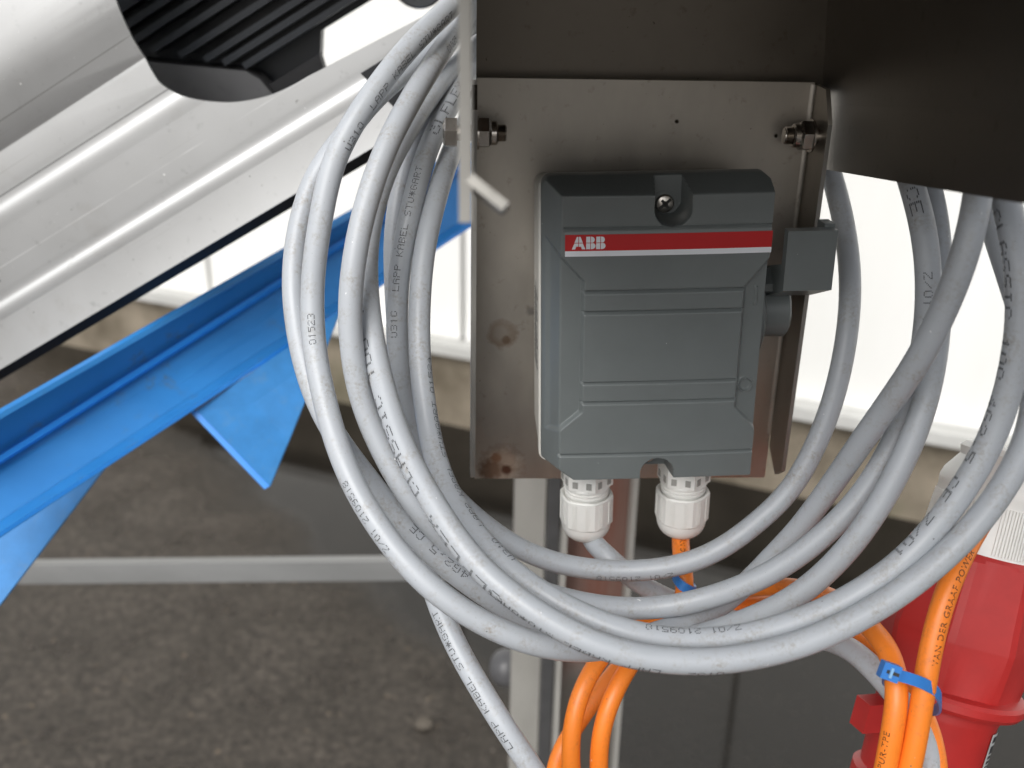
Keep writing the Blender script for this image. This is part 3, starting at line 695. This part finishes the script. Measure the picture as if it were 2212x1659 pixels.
o1 = oturn([g2o + gax * .03, g2o + gax * .047, g2o + gax * .055, (1478, 1238, .520), (1484, 1275, .524), (1480, 1320, .525), (1445, 1338, .52), (1380, 1350, .515), (1330, 1378, .51), (1288, 1428, .505), (1264, 1470, .50), (1241, 1528, .497), (1231, 1601, .497), (1234, 1665, .50), (1245, 1760, .505), (1290, 1850, .505), (1400, 1945, .49), (1580, 1985, .47), (1740, 1950, .45), (1870, 1850, .43)])
o2 = oturn([(1560, 1300, .535), (1470, 1340, .53), (1400, 1385, .52), (1353, 1445, .505), (1324, 1500, .50), (1303, 1550, .50), (1294, 1601, .50), (1293, 1665, .505), (1300, 1760, .51), (1335, 1835, .505), (1430, 1905, .49), (1580, 1935, .47), (1720, 1915, .45), (1840, 1850, .43)])
o3 = oturn([(1500, 1330, .55), (1430, 1370, .545), (1365, 1412, .54), (1324, 1454, .535), (1294, 1493, .533), (1269, 1533, .53), (1250, 1562, .528), (1224, 1592, .526), (1203, 1628, .525), (1193, 1670, .525), (1195, 1760, .525), (1240, 1870, .52), (1370, 1990, .505), (1580, 2035, .485), (1820, 1985, .46), (1980, 1860, .44)])
r1 = oturn([(1440, 1345, .545), (1496, 1300, .54), (1584, 1273, .53), (1650, 1266, .52), (1714, 1268, .505), (1785, 1286, .48), (1840, 1318, .455), (1885, 1360, .435), (1928, 1409, .42), (1943, 1461, .412), (1941, 1513, .41), (1925, 1592, .412), (1913, 1665, .415), (1890, 1760, .42), (1840, 1850, .43)])
r2 = oturn([(1500, 1340, .555), (1580, 1308, .55), (1655, 1302, .54), (1755, 1324, .51), (1850, 1377, .475), (1905, 1420, .455), (1950, 1470, .445), (1985, 1515, .44), (2012, 1575, .435), (2026, 1640, .432), (2028, 1690, .432), (2015, 1790, .435), (1980, 1860, .44)])
r3 = oturn([(2250, 930, .47), (2190, 1015, .455), (2140, 1095, .435), (2100, 1158, .42), (2073, 1208, .412), (2047, 1266, .409), (2019, 1357, .408), (2003, 1443, .408), (1994, 1500, .408), (1982, 1579, .41), (1965, 1665, .412), (1935, 1760, .42), (1870, 1850, .43)])
letters(r3, 'VAN DER GRAAF POWER', 2005, 1432, -34, .0026, -1)
letters(r1, 'PUR-TPE', 1913, 1655, 26, .0026, -1)
letters(o1, 'VAN DER', 1469, 1160, -12, .0026, 1)
adopt(och)
for root in (och,):
    for ch in root.children:
        for cc in ch.children: cc.matrix_parent_inverse = Matrix.Identity(4)

# ---------------------------------------------------------------- blue cable ties
def strap(name, trace, wdt, th, updir, parent, mat):
    c_ = spline([at(*p) for p in trace]); n = len(c_); V, F = [], []
    idx = list(range(0, n, 3)); 
    if idx[-1] != n - 1: idx.append(n - 1)
    cen = sum((c_[i] for i in idx), Vector()) / len(idx)
    for q in idx:
        tg = (c_[min(q + 1, n - 1)] - c_[max(q - 1, 0)]).normalized(); up_ = (updir - tg * updir.dot(tg)).normalized(); on = tg.cross(up_)
        for (a_, b_) in ((-1, -1), (1, -1), (1, 1), (-1, 1)): V.append(c_[q] + up_ * (a_ * wdt / 2) + on * (b_ * th / 2))
    for i in range(len(idx) - 1):
        for k in range(4): F.append((4 * i + k, 4 * i + (k + 1) % 4, 4 * i + 4 + (k + 1) % 4, 4 * i + 4 + k))
    F.append((0, 1, 2, 3)); F.append(tuple(range(4 * len(idx) - 4, 4 * len(idx))))
    return mesh(name, V, F, mat, parent, 40)
ct = thing('cable_tie', at(1960, 1470, .40), 'blue cable tie round the two upright orange strands beside the red plug', 'cable tie')
strap('strap', [(1916, 1452, .399), (1938, 1459, .399), (1965, 1463, .3985), (1992, 1467, .399), (2014, 1474, .400), (2028, 1488, .404), (2036, 1508, .412), (2030, 1534, .425), (2004, 1536, .446), (1960, 1510, .455), (1922, 1482, .45), (1908, 1466, .43), (1907, 1456, .412), (1914, 1452, .4)], .0043, .0011, UP, ct, mat_tie.m)
hd = at(1921, 1450, .3965); hx_, hy_ = (RT * .94 - UP * .34).normalized(), (UP * .94 + RT * .34).normalized()
bmh = bmesh.new(); box_bm(bmh, hd, hx_, hy_, FW, .0068, .0062, .0046)
from_bm('head', bmh, mat_tie.m, ct, 40, .0012, 3)
box('slot', hd - FW * .0023 + hx_ * .0006, hx_, hy_, FW, .0048, .0013, .0005, mat_tie_dark if False else mat_socket.m, ct)
box('cut_tail', hd - FW * .0026 - hx_ * .0003, hx_, hy_, FW, .0010, .0038, .0016, plastic('pale_blue_plastic', (.22, .45, .72), .4).m, ct, bevel=.0003)
adopt(ct)
ct2 = thing('cable_tie', at(1475, 1262, .515), 'blue cable tie round the orange strand just below its white gland', 'cable tie')
strap('strap', [(1455, 1243, .522), (1454, 1256, .513), (1462, 1267, .509), (1478, 1274, .508), (1496, 1280, .512), (1512, 1284, .522), (1500, 1268, .536), (1472, 1250, .538), (1457, 1243, .528)], .0045, .0012, UP, ct2, mat_tie.m)
adopt(ct2)
ct3 = thing('cable_tie', at(1528, 1352, .50), 'cut blue tie end poking out between the lower grey cable turns', 'cable tie')
strap('strap', [(1500, 1362, .506), (1518, 1356, .503), (1532, 1351, .50), (1541, 1348, .498)], .0042, .0012, UP, ct3, mat_tie.m)
adopt(ct3)

# ---------------------------------------------------------------- red plug
pax = (-UP - RT * .235 + FW * .10).normalized()
p0 = at(2163, 1030, .50)
plug = thing('industrial_plug', p0 + pax * .15, 'red industrial plug with white screw cap hanging behind the orange cable', 'plug')
pxm = .50 / FPX
def facet(a, i): return 1.0 / math.cos(((a + .25) % (math.pi / 4)) - math.pi / 8) * .965
cap = lathe('screw_cap', p0, pax, [(.014, -.0138), (.0185, -.0130), (.0208, -.0105), (.0200, -.0065), (.0222, -.003), (.0250, .0012), (.0262, .005), (.0262, .0078), (.0258, .009), (.0272, .034), (.0285, .0365)], mat_gland.m, plug, 64, 35)
bm = bmesh.new(); e1 = pax.orthogonal().normalized(); e2 = pax.cross(e1)
for k in range(120):
    a_ = 2 * math.pi * k / 120
    if (a_ % (math.pi / 2)) > 1.15: continue
    nrm_ = e1 * math.cos(a_) + e2 * math.sin(a_); tn = pax.cross(nrm_)
    box_bm(bm, p0 + pax * .0225 + nrm_ * .0268, nrm_, tn, (pax + nrm_ * .056).normalized(), .0011, .00075, .0215)
rb = from_bm('grip_ribs', bm, mat_gland.m, plug); rb['kind'] = 'stuff'
lathe('body', p0, pax, [(.0278, .0345), (.0296, .0360), (.0308, .0375), (.0330, .062), (.0345, .0745), (.0345, .0760), (.0325, .0980), (.0320, .1010)], mat_red.m, plug, 64, 18, lambda a, i: facet(a, i) if 2 <= i <= 6 else 1)
lathe('collar', p0, pax, [(.0320, .0985), (.0360, .0995), (.0372, .1012), (.0372, .1045), (.0358, .1065), (.0290, .1085)], mat_red.m, plug, 64, 30)
lathe('socket_sleeve', p0, pax, [(.0285, .1075), (.0278, .110), (.0283, .112), (.0278, .114), (.0268, .150), (.0300, .152), (.0300, .172)], mat_red.m, plug, 64, 30)
sd_ = (-RT * .93 - FW * .2).normalized()
box('latch', p0 + pax * .116 + sd_ * .0350, sd_, pax, sd_.cross(pax).normalized(), .010, .0140, .012, mat_red.m, plug, bevel=.0022)
ns_ = (-FW * .62 + RT * .78); ns_ = (ns_ - pax * ns_.dot(pax)).normalized()
tn_ = pax.cross(ns_)
lb = []
V, F = [], []
for i in range(7):
    a_ = -.16 + .32 * i / 6
    for hh in (.1155, .1400):
        V.append(p0 + pax * hh + (ns_ * math.cos(a_) + tn_ * math.sin(a_)) * (.0281 - (hh - .114) * .028 + .0002))
for i in range(6): F.append((2 * i, 2 * i + 2, 2 * i + 3, 2 * i + 1))
lbl = mesh('sticker', V, F, plastic('silver_label', (.55, .56, .56), .4).m, plug)
for k, (h0, hl) in enumerate(((.117, .003), (.1215, .004), (.1265, .0015), (.129, .0015), (.1315, .001), (.1335, .0048))):
    V, F = [], []
    for i in range(5):
        a_ = -.09 + .18 * i / 4
        for hh in (h0, h0 + hl): V.append(p0 + pax * hh + (ns_ * math.cos(a_) + tn_ * math.sin(a_)) * (.0281 - (hh - .114) * .028 + .0003))
    for i in range(4): F.append((2 * i, 2 * i + 2, 2 * i + 3, 2 * i + 1))
    mesh('print_line', V, F, mat_ink.m, lbl)
adopt(plug)
lbl_inv = Matrix.Identity(4)

# ---------------------------------------------------------------- conveyor side sheet (steel) on the left
SY, SAL = .63, R(31)
es = Vector((math.cos(SAL), 0, math.sin(SAL))); et = Vector((-math.sin(SAL), 0, math.cos(SAL))); en = Vector((0, -1, 0))
SO = Vector((0, SY, CAMH))
def SP(s_, t_, w_=0): return SO + es * (s_ * .001) + et * (t_ * .001) + en * (w_ * .001)
def SX(px, py, dy=0.0):        # where a sight line meets the vertical plane dy behind the sheet
    r = RT * ((px - CX) / FPX) - UP * ((py - CY) / FPX) + FW
    return CAM + r * ((SY + dy) / r.y)
side = thing('conveyor_side_sheet', SP(-200, -66), 'folded matte stainless conveyor side sheet with a large rounded cut-out', 'conveyor panel')
def T_(px, py): return (SX(px, py) - SO).dot(et) * 1000
tL1, tL2, tL3, tL4 = T_(320, 606), T_(465, 377), T_(190, 329), T_(156, 225)
def fold(t0, w0, t1, w1, n=6):
    return [(t0 + (t1 - t0) * k / n, w0 + (w1 - w0) * (.5 + .5 * math.atan(5.5 * (2 * k / n - 1)) / math.atan(5.5))) for k in range(n + 1)]
prof = [(tL1, 6.0)] + fold(tL2 - 8, 1.6, tL2 + 8, -.4, 28) + fold(tL3 - 11, -2.0, tL3 + 10, -4.1, 28) + [(tL4 - .8, -5.0), (tL4 + .2, -5.1), (tL4 + 1.0, -4.9)]
prof += [(tL4 + 16, -3.0), (tL4 + 24, -1.9), (tL4 + 30, -1.2), (tL4 + 36, -.9), (tL4 + 42, -1.0), (tL4 + 50, -1.7), (tL4 + 70, -4.4), (tL4 + 150, -16)]
bm = bmesh.new(); rows = []
for s_ in (-620, -300, 60):
    rows.append([bm.verts.new(SP(s_, t_, w_)) for (t_, w_) in prof])
for i in range(2):
    for k in range(len(prof) - 1): bm.faces.new((rows[i][k], rows[i][k + 1], rows[i + 1][k + 1], rows[i + 1][k]))
s = steel('satin_side_steel', (.53, .535, .535), .47, speck=False, var=.93)
base_out = s.b.inputs['Base Color'].links[0].from_socket
vd = s.n('VectorMath', operation='DOT_PRODUCT'); s.l(s.tc.outputs['Object'], vd.inputs[0]); vd.inputs[1].default_value = et
vs2 = s.n('VectorMath', operation='DOT_PRODUCT'); s.l(s.tc.outputs['Object'], vs2.inputs[0]); vs2.inputs[1].default_value = es
cb = s.n('CombineXYZ')
k1_ = s.n('Math', operation='MULTIPLY'); s.l(vd.outputs['Value'], k1_.inputs[0]); k1_.inputs[1].default_value = 620
k2_ = s.n('Math', operation='MULTIPLY'); s.l(vs2.outputs['Value'], k2_.inputs[0]); k2_.inputs[1].default_value = 5
s.l(k1_.outputs[0], cb.inputs[0]); s.l(k2_.outputs[0], cb.inputs[1])
nz = s.n('TexNoise', Scale=1., Detail=3.); s.l(cb.outputs[0], nz.inputs['Vector'])
c = s.mix(s.ramp(nz.outputs['Fac'], [(.68, 0.), (.74, .5)]), base_out, (.30, .29, .28))
c = s.mix(s.ramp(s.noise(900, 1, .5), [(.80, 0.), (.82, 1.)]), c, (.95, .95, .95))
smg = s.noise(25, 5, .65); c = s.mix(s.ramp(smg, [(.60, 0.), (.78, .30)]), c, (.36, .34, .31))
c = s.mix(s.ramp(s.noise(330, 2, .5), [(.76, 0.), (.80, .8)]), c, (.10, .09, .08))
s.col(c)
s.over(s.specks(55, .0007 * 55, .5), (.98, .98, .97)); s.over(s.specks(120, .0005 * 120, .12), (.05, .045, .04))
def seam(tv, half, colr, amt, thr):
    m1 = s.n('Math', operation='SUBTRACT'); s.l(vd.outputs['Value'], m1.inputs[0]); m1.inputs[1].default_value = SP(0, tv).dot(et)
    m2 = s.n('Math', operation='ABSOLUTE'); s.l(m1.outputs[0], m2.inputs[0])
    mr = s.n('MapRange'); s.l(m2.outputs[0], mr.inputs[0]); mr.inputs[1].default_value = half; mr.inputs[2].default_value = half * .3
    gz = s.n('Math', operation='MULTIPLY'); s.l(mr.outputs[0], gz.inputs[0]); s.l(s.ramp(s.noise(16, 3, .6), [(thr - .06, 0.), (thr + .06, 1.)]), gz.inputs[1])
    s.over(gz.outputs[0], colr, amt)
seam(25.5, .0006, (.16, .16, .16), .8, .42); seam(-9, .0004, (.9, .9, .9), .5, .45); seam(60, .0004, (.14, .13, .12), .6, .48)
mat_side = s.m
sh = from_bm('sheet', bm, mat_side, side, 60)
adopt(side)
so = sh.modifiers.new('thick', 'SOLIDIFY'); so.thickness = .002; so.offset = -1
cut = [(232, -90), (246, -20), (262, 30), (285, 85), (310, 128), (328, 160), (345, 182), (380, 203), (430, 216), (490, 221), (540, 216), (590, 203), (640, 180), (690, 152), (960, 12), (1040, -30), (1040, -260), (232, -260)]
def crspline(ps, n=5):
    out = []
    for i in range(len(ps) - 1):
        p0, p1, p2, p3 = ps[max(i - 1, 0)], ps[i], ps[i + 1], ps[min(i + 2, len(ps) - 1)]
        for k in range(n):
            t_ = k / n
            out.append(tuple(.5 * (2 * b_ + (c_ - a_) * t_ + (2 * a_ - 5 * b_ + 4 * c_ - d_) * t_ ** 2 + (3 * b_ - a_ - 3 * c_ + d_) * t_ ** 3) for a_, b_, c_, d_ in zip(p0, p1, p2, p3)))
    return out + [ps[-1]]
cut = crspline(cut[:15]) + cut[15:]
cutter = prism('cutter', [SX(x, y) + en * .12 for (x, y) in cut], en * -.24, None)
bo = sh.modifiers.new('cut', 'BOOLEAN'); bo.object = cutter; bo.operation = 'DIFFERENCE'; bo.solver = 'EXACT'
bpy.context.view_layer.update()
dg = bpy.context.evaluated_depsgraph_get()
me2 = bpy.data.meshes.new_from_object(sh.evaluated_get(dg)); sh.modifiers.clear(); sh.data = me2; smooth(me2, 30)
bpy.data.objects.remove(cutter)
prism('rubber_strip', [SP(-620, tL1 + 1, 1), SP(60, tL1 + 1, 1), SP(60, tL1 - 7, -6), SP(-620, tL1 - 7, -6)], en * -.02, mat_black.m, side)
prism('gap_shade', [SP(-108, tL1 - 1, 6), SP(-70, tL1 - 1, 6), SP(-70, tL2 + 6, 6), SP(-118, tL2 + 6, 6)], en * -.0035, mat_black.m, side, bevel=.001)  # black slab standing in for the shaded sheet between two cable turns
adopt(side)

# black ribbed housing seen through the cut-out
hz = thing('ribbed_housing', SX(450, 200, .12), 'black ribbed drive housing inside the cut-out of the conveyor side sheet', 'machine housing')
prism('body', [SX(x, y, .10) for (x, y) in ((180, 260), (600, 240), (690, 150), (694, 66), (900, -60), (900, -300), (180, -300))], en * -.012, mat_fin.m, hz)
def sof(p): return (p - SO).dot(es) * 1000
for k, (x, y) in enumerate(((262, 28), (280, 60), (296, 92), (331, 116), (391, 127), (446, 136), (486, 143), (530, 150))):
    p = SX(x, y, .075); q0 = -es * .12 if k < 3 else es * 0
    L = .26
    prism('fin', [p + q0, p + es * L, p + es * L + et * .0042, p + q0 + et * .0042], en * -.0255, mat_fin.m, hz, bevel=.0011)
prism('end_plate', [SX(x, y, .072) for (x, y) in ((300, 128), (322, 134), (531, 154), (560, 170), (596, 212), (570, 280), (320, 260))], en * -.02, steel('dark_plate', (.17, .17, .175), .5).m, hz, bevel=.001)
prism('cover_strip', [SX(x, y, .080) for (x, y) in ((575, 186), (690, 116), (700, 150), (600, 232))], en * -.01, steel('dark_strip', (.05, .05, .052), .5).m, hz, bevel=.001)
adopt(hz)
dr = thing('end_roller', SX(905, -30, .15), 'dark roller end above the white gap in the conveyor side sheet', 'roller')
rc_ = SX(905, -46, .15)
lathe('drum', rc_, -en, [(.010, -.004), (.018, -.004), (.0195, -.002), (.0195, .05), (.018, .052)], steel('dark_roller', (.22, .23, .24), .4).m, dr, 48)
lathe('hub', rc_, -en, [(.006, -.009), (.0065, -.0085), (.0065, -.0035)], mat_bolt.m, dr, 24)
adopt(dr)

# ---------------------------------------------------------------- blue trough
s = M('blue_plastic').set(Roughness=.30)
n1 = s.noise(14, 5, .6); n2 = s.noise(60, 5, .7, (1, 1, 1)); n3 = s.noise(400, 3, .6)
c = s.mix(s.ramp(n1, [(.3, 0.), (.7, 1.)]), (.022, .17, .46), (.035, .22, .56))
gm = s.n('Math', operation='MULTIPLY'); s.l(s.ramp(n2, [(.56, 0.), (.70, .75)]), gm.inputs[0]); s.l(s.ramp(n1, [(.45, 0.), (.6, 1.)]), gm.inputs[1])
c = s.mix(gm.outputs[0], c, (.10, .12, .12)); c = s.mix(s.ramp(n3, [(.74, 0.), (.8, .6)]), c, (.45, .55, .65))
s.col(c); s.bump(n3, .08, .0005); mat_blue = s.m
mat_blue_edge = plastic('blue_cut_edge', (.02, .23, .72), .4, .05).m
s = plastic('matte_blue_plastic', (.03, .20, .50), .6, .12); s.over(s.ramp(s.noise(70, 5, .7), [(.55, 0.), (.75, .4)]), (.12, .22, .33)); mat_blue2 = s.m
tro = thing('blue_trough', at(300, 1000, .64), 'blue plastic chute with folded lip rising beneath the steel side sheet', 'chute')
dA, dB = .60, .88
def q4(name, a, b, c_, d, mat, th):
    n_ = (b - a).cross(d - a).normalized()
    if n_.dot(FW) < 0: n_ = -n_
    return prism(name, [a, b, c_, d], n_ * th, mat, tro)
T0, T1 = at(-120, 962, dA - .004), at(1040, 300, dB - .004)
F0, F1 = at(-120, 1063, dA + .020), at(1040, 329, dB + .020)
G0, G1 = at(-120, 1203, dA + .004), at(1040, 448, dB + .004)
E0, E1 = at(-120, 1237, dA - .010), at(1040, 475, dB - .010)
q4('upper_wall', T0, T1, F1, F0, mat_blue, .003)
q4('upper_edge', at(-120, 1060, dA + .014), at(1040, 327, dB + .014), at(1040, 340, dB + .012), at(-120, 1074, dA + .012), mat_blue_edge, .003)
q4('upper_rim', T0 + UP * .0022 + FW * .006, T1 + UP * .0030 + FW * .006, T1 + UP * .0002, T0 + UP * .0002, mat_blue, .003)
q4('main_face', F0 - UP * .0035, F1 - UP * .0045, G1, G0, mat_blue, .003)
q4('lower_lip', G0 - UP * .0002, G1 - UP * .0002, E1 + UP * .0032, E0 + UP * .0022, mat_blue, .003)
q4('lower_edge', E0 + UP * .002, E1 + UP * .003, E1 - UP * .0005, E0 - UP * .0005, mat_blue_edge, .004)
ga_, gb_, gc_, gd_ = at(425, 886, .70), at(583, 1050, .70), at(662, 858, .735), at(735, 672, .76)
prism('gusset', [ga_, gb_, gc_, gd_], FW * .003, mat_blue2, tro)
prism('gusset_edge', [ga_ - RT * .0045 - UP * .001, gb_ - RT * .0035 - UP * .0022, gb_ - RT * .0002, ga_ - RT * .0002], FW * .004, mat_blue_edge, tro)
prism('gusset', [at(-160, 1250, .68), at(-160, 1500, .68), at(0, 1306, .68), at(228, 1008, .71)], FW * .003, mat_blue2, tro)
adopt(tro)

# ---------------------------------------------------------------- frame legs
YH = Vector((0, 1, 0))
def bar(name, a, b, wd, hg, mat, parent, wdir, bevel=.0015):
    ax = (b - a).normalized(); wx = (wdir - ax * wdir.dot(ax)).normalized(); hz_ = ax.cross(wx)
    return box(name, (a + b) / 2, ax, wx, hz_, (b - a).length, wd, hg, mat, parent, bevel=bevel)
def ground_pt(px, py):
    r = RT * ((px - CX) / FPX) - UP * ((py - CY) / FPX) + FW
    return CAM + r * (CAMH / -r.z)
fr = thing('support_frame', Vector((at(1150, 1300, 1.05).x, at(1150, 1300, 1.05).y, 0)), 'galvanised square tube frame with a crossbar near the ground', 'frame')
lt = at(1140, 1180, 1.05); top_ = Vector((lt.x, lt.y, .86)); bot_ = Vector((lt.x + .002, lt.y, .0))
bar('leg', bot_, top_, .030, .030, mat_frame.m, fr, X, .003)
bar('crossbar', at(-260, 1238, 1.10), at(1118, 1224, 1.062), .020, .020, mat_bar.m, fr, Z * .966 + YH * .26, .002)
adopt(fr)
s = steel('red_brown_post_steel', (.42, .39, .36), .38, speck=False, streak=(1, 1, .12))  # red-brown, less metallic colour over the upper part, with a ragged border
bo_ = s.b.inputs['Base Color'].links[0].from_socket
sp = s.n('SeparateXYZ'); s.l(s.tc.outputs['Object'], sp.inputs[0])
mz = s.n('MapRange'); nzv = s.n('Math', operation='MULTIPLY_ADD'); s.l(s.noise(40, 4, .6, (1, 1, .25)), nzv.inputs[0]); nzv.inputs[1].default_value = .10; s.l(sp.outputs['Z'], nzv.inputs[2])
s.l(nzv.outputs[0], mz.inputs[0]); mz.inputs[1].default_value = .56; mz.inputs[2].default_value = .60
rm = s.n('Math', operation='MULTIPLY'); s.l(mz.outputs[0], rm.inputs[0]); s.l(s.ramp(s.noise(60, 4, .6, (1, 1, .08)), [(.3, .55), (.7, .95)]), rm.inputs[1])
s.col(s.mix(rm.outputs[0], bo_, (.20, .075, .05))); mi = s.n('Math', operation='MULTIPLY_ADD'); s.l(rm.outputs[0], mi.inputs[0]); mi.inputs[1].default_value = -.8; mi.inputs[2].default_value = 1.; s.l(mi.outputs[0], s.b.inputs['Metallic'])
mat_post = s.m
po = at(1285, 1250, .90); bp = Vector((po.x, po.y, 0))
post = thing('steel_post', bp, 'wide steel channel post with a red-brown upper half beside the pale leg', 'post')
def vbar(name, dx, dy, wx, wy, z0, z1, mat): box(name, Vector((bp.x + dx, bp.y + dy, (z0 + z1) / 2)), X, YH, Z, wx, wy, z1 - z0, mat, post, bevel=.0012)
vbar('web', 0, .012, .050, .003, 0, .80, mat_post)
vbar('flange', -.0275, .002, .004, .026, 0, .80, mat_frame.m)
vbar('flange', .0275, .002, .004, .026, 0, .80, mat_frame.m)
vbar('rear_rail', -.036, .03, .010, .02, 0, .80, plastic('dark_rail', (.06, .06, .062), .5).m)
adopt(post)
cs = thing('caster_wheel', at(1095, 1440, 1.16), 'dark grey rounded caster beside the foot of the pale leg', 'caster')
cc_ = at(1096, 1442, 1.14)
lathe('wheel', cc_, (RT * .8 - FW * .6).normalized(), [(.004, -.016), (.012, -.015), (.0175, -.011), (.020, -.005), (.020, .005), (.0175, .011), (.012, .015), (.004, .016)], plastic('grey_rubber', (.10, .10, .105), .35).m, cs, 40, 60)
lathe('axle', cc_, (RT * .8 - FW * .6).normalized(), [(.004, -.020), (.005, -.0195), (.005, .0195), (.004, .020)], mat_bolt.m, cs, 20)
bar('fork', cc_ + UP * .006 + RT * .01, cc_ + UP * .05 + RT * .012, .012, .004, mat_frame.m, cs, RT)
adopt(cs)

# a few loose stones on the asphalt
PEB = ['small stone on the asphalt below the crossbar, closer to the hanging grey cable', 'small stone on the asphalt below the crossbar, closer to the blue chute',
       'small stone on the asphalt beside the hanging grey cable tail', 'small stone on the bare asphalt between blue chute and cable tail']
def pebbles():
    mats = [plastic('stone_pale', (.10, .085, .067), .8).m, plastic('stone_grey', (.14, .12, .10), .8).m]
    bm0 = bmesh.new(); bmesh.ops.create_icosphere(bm0, subdivisions=1, radius=1)
    bmesh.ops.subdivide_edges(bm0, edges=bm0.edges, cuts=1, use_grid_fill=True)
    for v in bm0.verts: v.co *= random.uniform(.72, 1.15)
    mes = []
    for mt_ in mats:
        me = bpy.data.meshes.new('pebble'); bm0.to_mesh(me); me.materials.append(mt_); smooth(me, 70); mes.append(me)
    spots = [(917, 1570, .019), (605, 1330, .0045), (548, 1322, .004), (1065, 1622, .0045), (490, 1640, .005)]
    for k, (x, y, r_) in enumerate(spots):
        p = ground_pt(x, y); o = bpy.data.objects.new('pebble', mes[k % 2] if k else mes[0]); COL.objects.link(o)
        o.location = p + Z * r_ * .35; o.scale = (r_, r_ * .75, r_ * .42); o.rotation_euler = (0, 0, k * 1.3)
        if k == 0: tag(o, 'largest pale stone lying on the wet asphalt', 'stone')
        else: tag(o, PEB[k - 1], 'stone', 'loose stones on the asphalt')
pebbles()
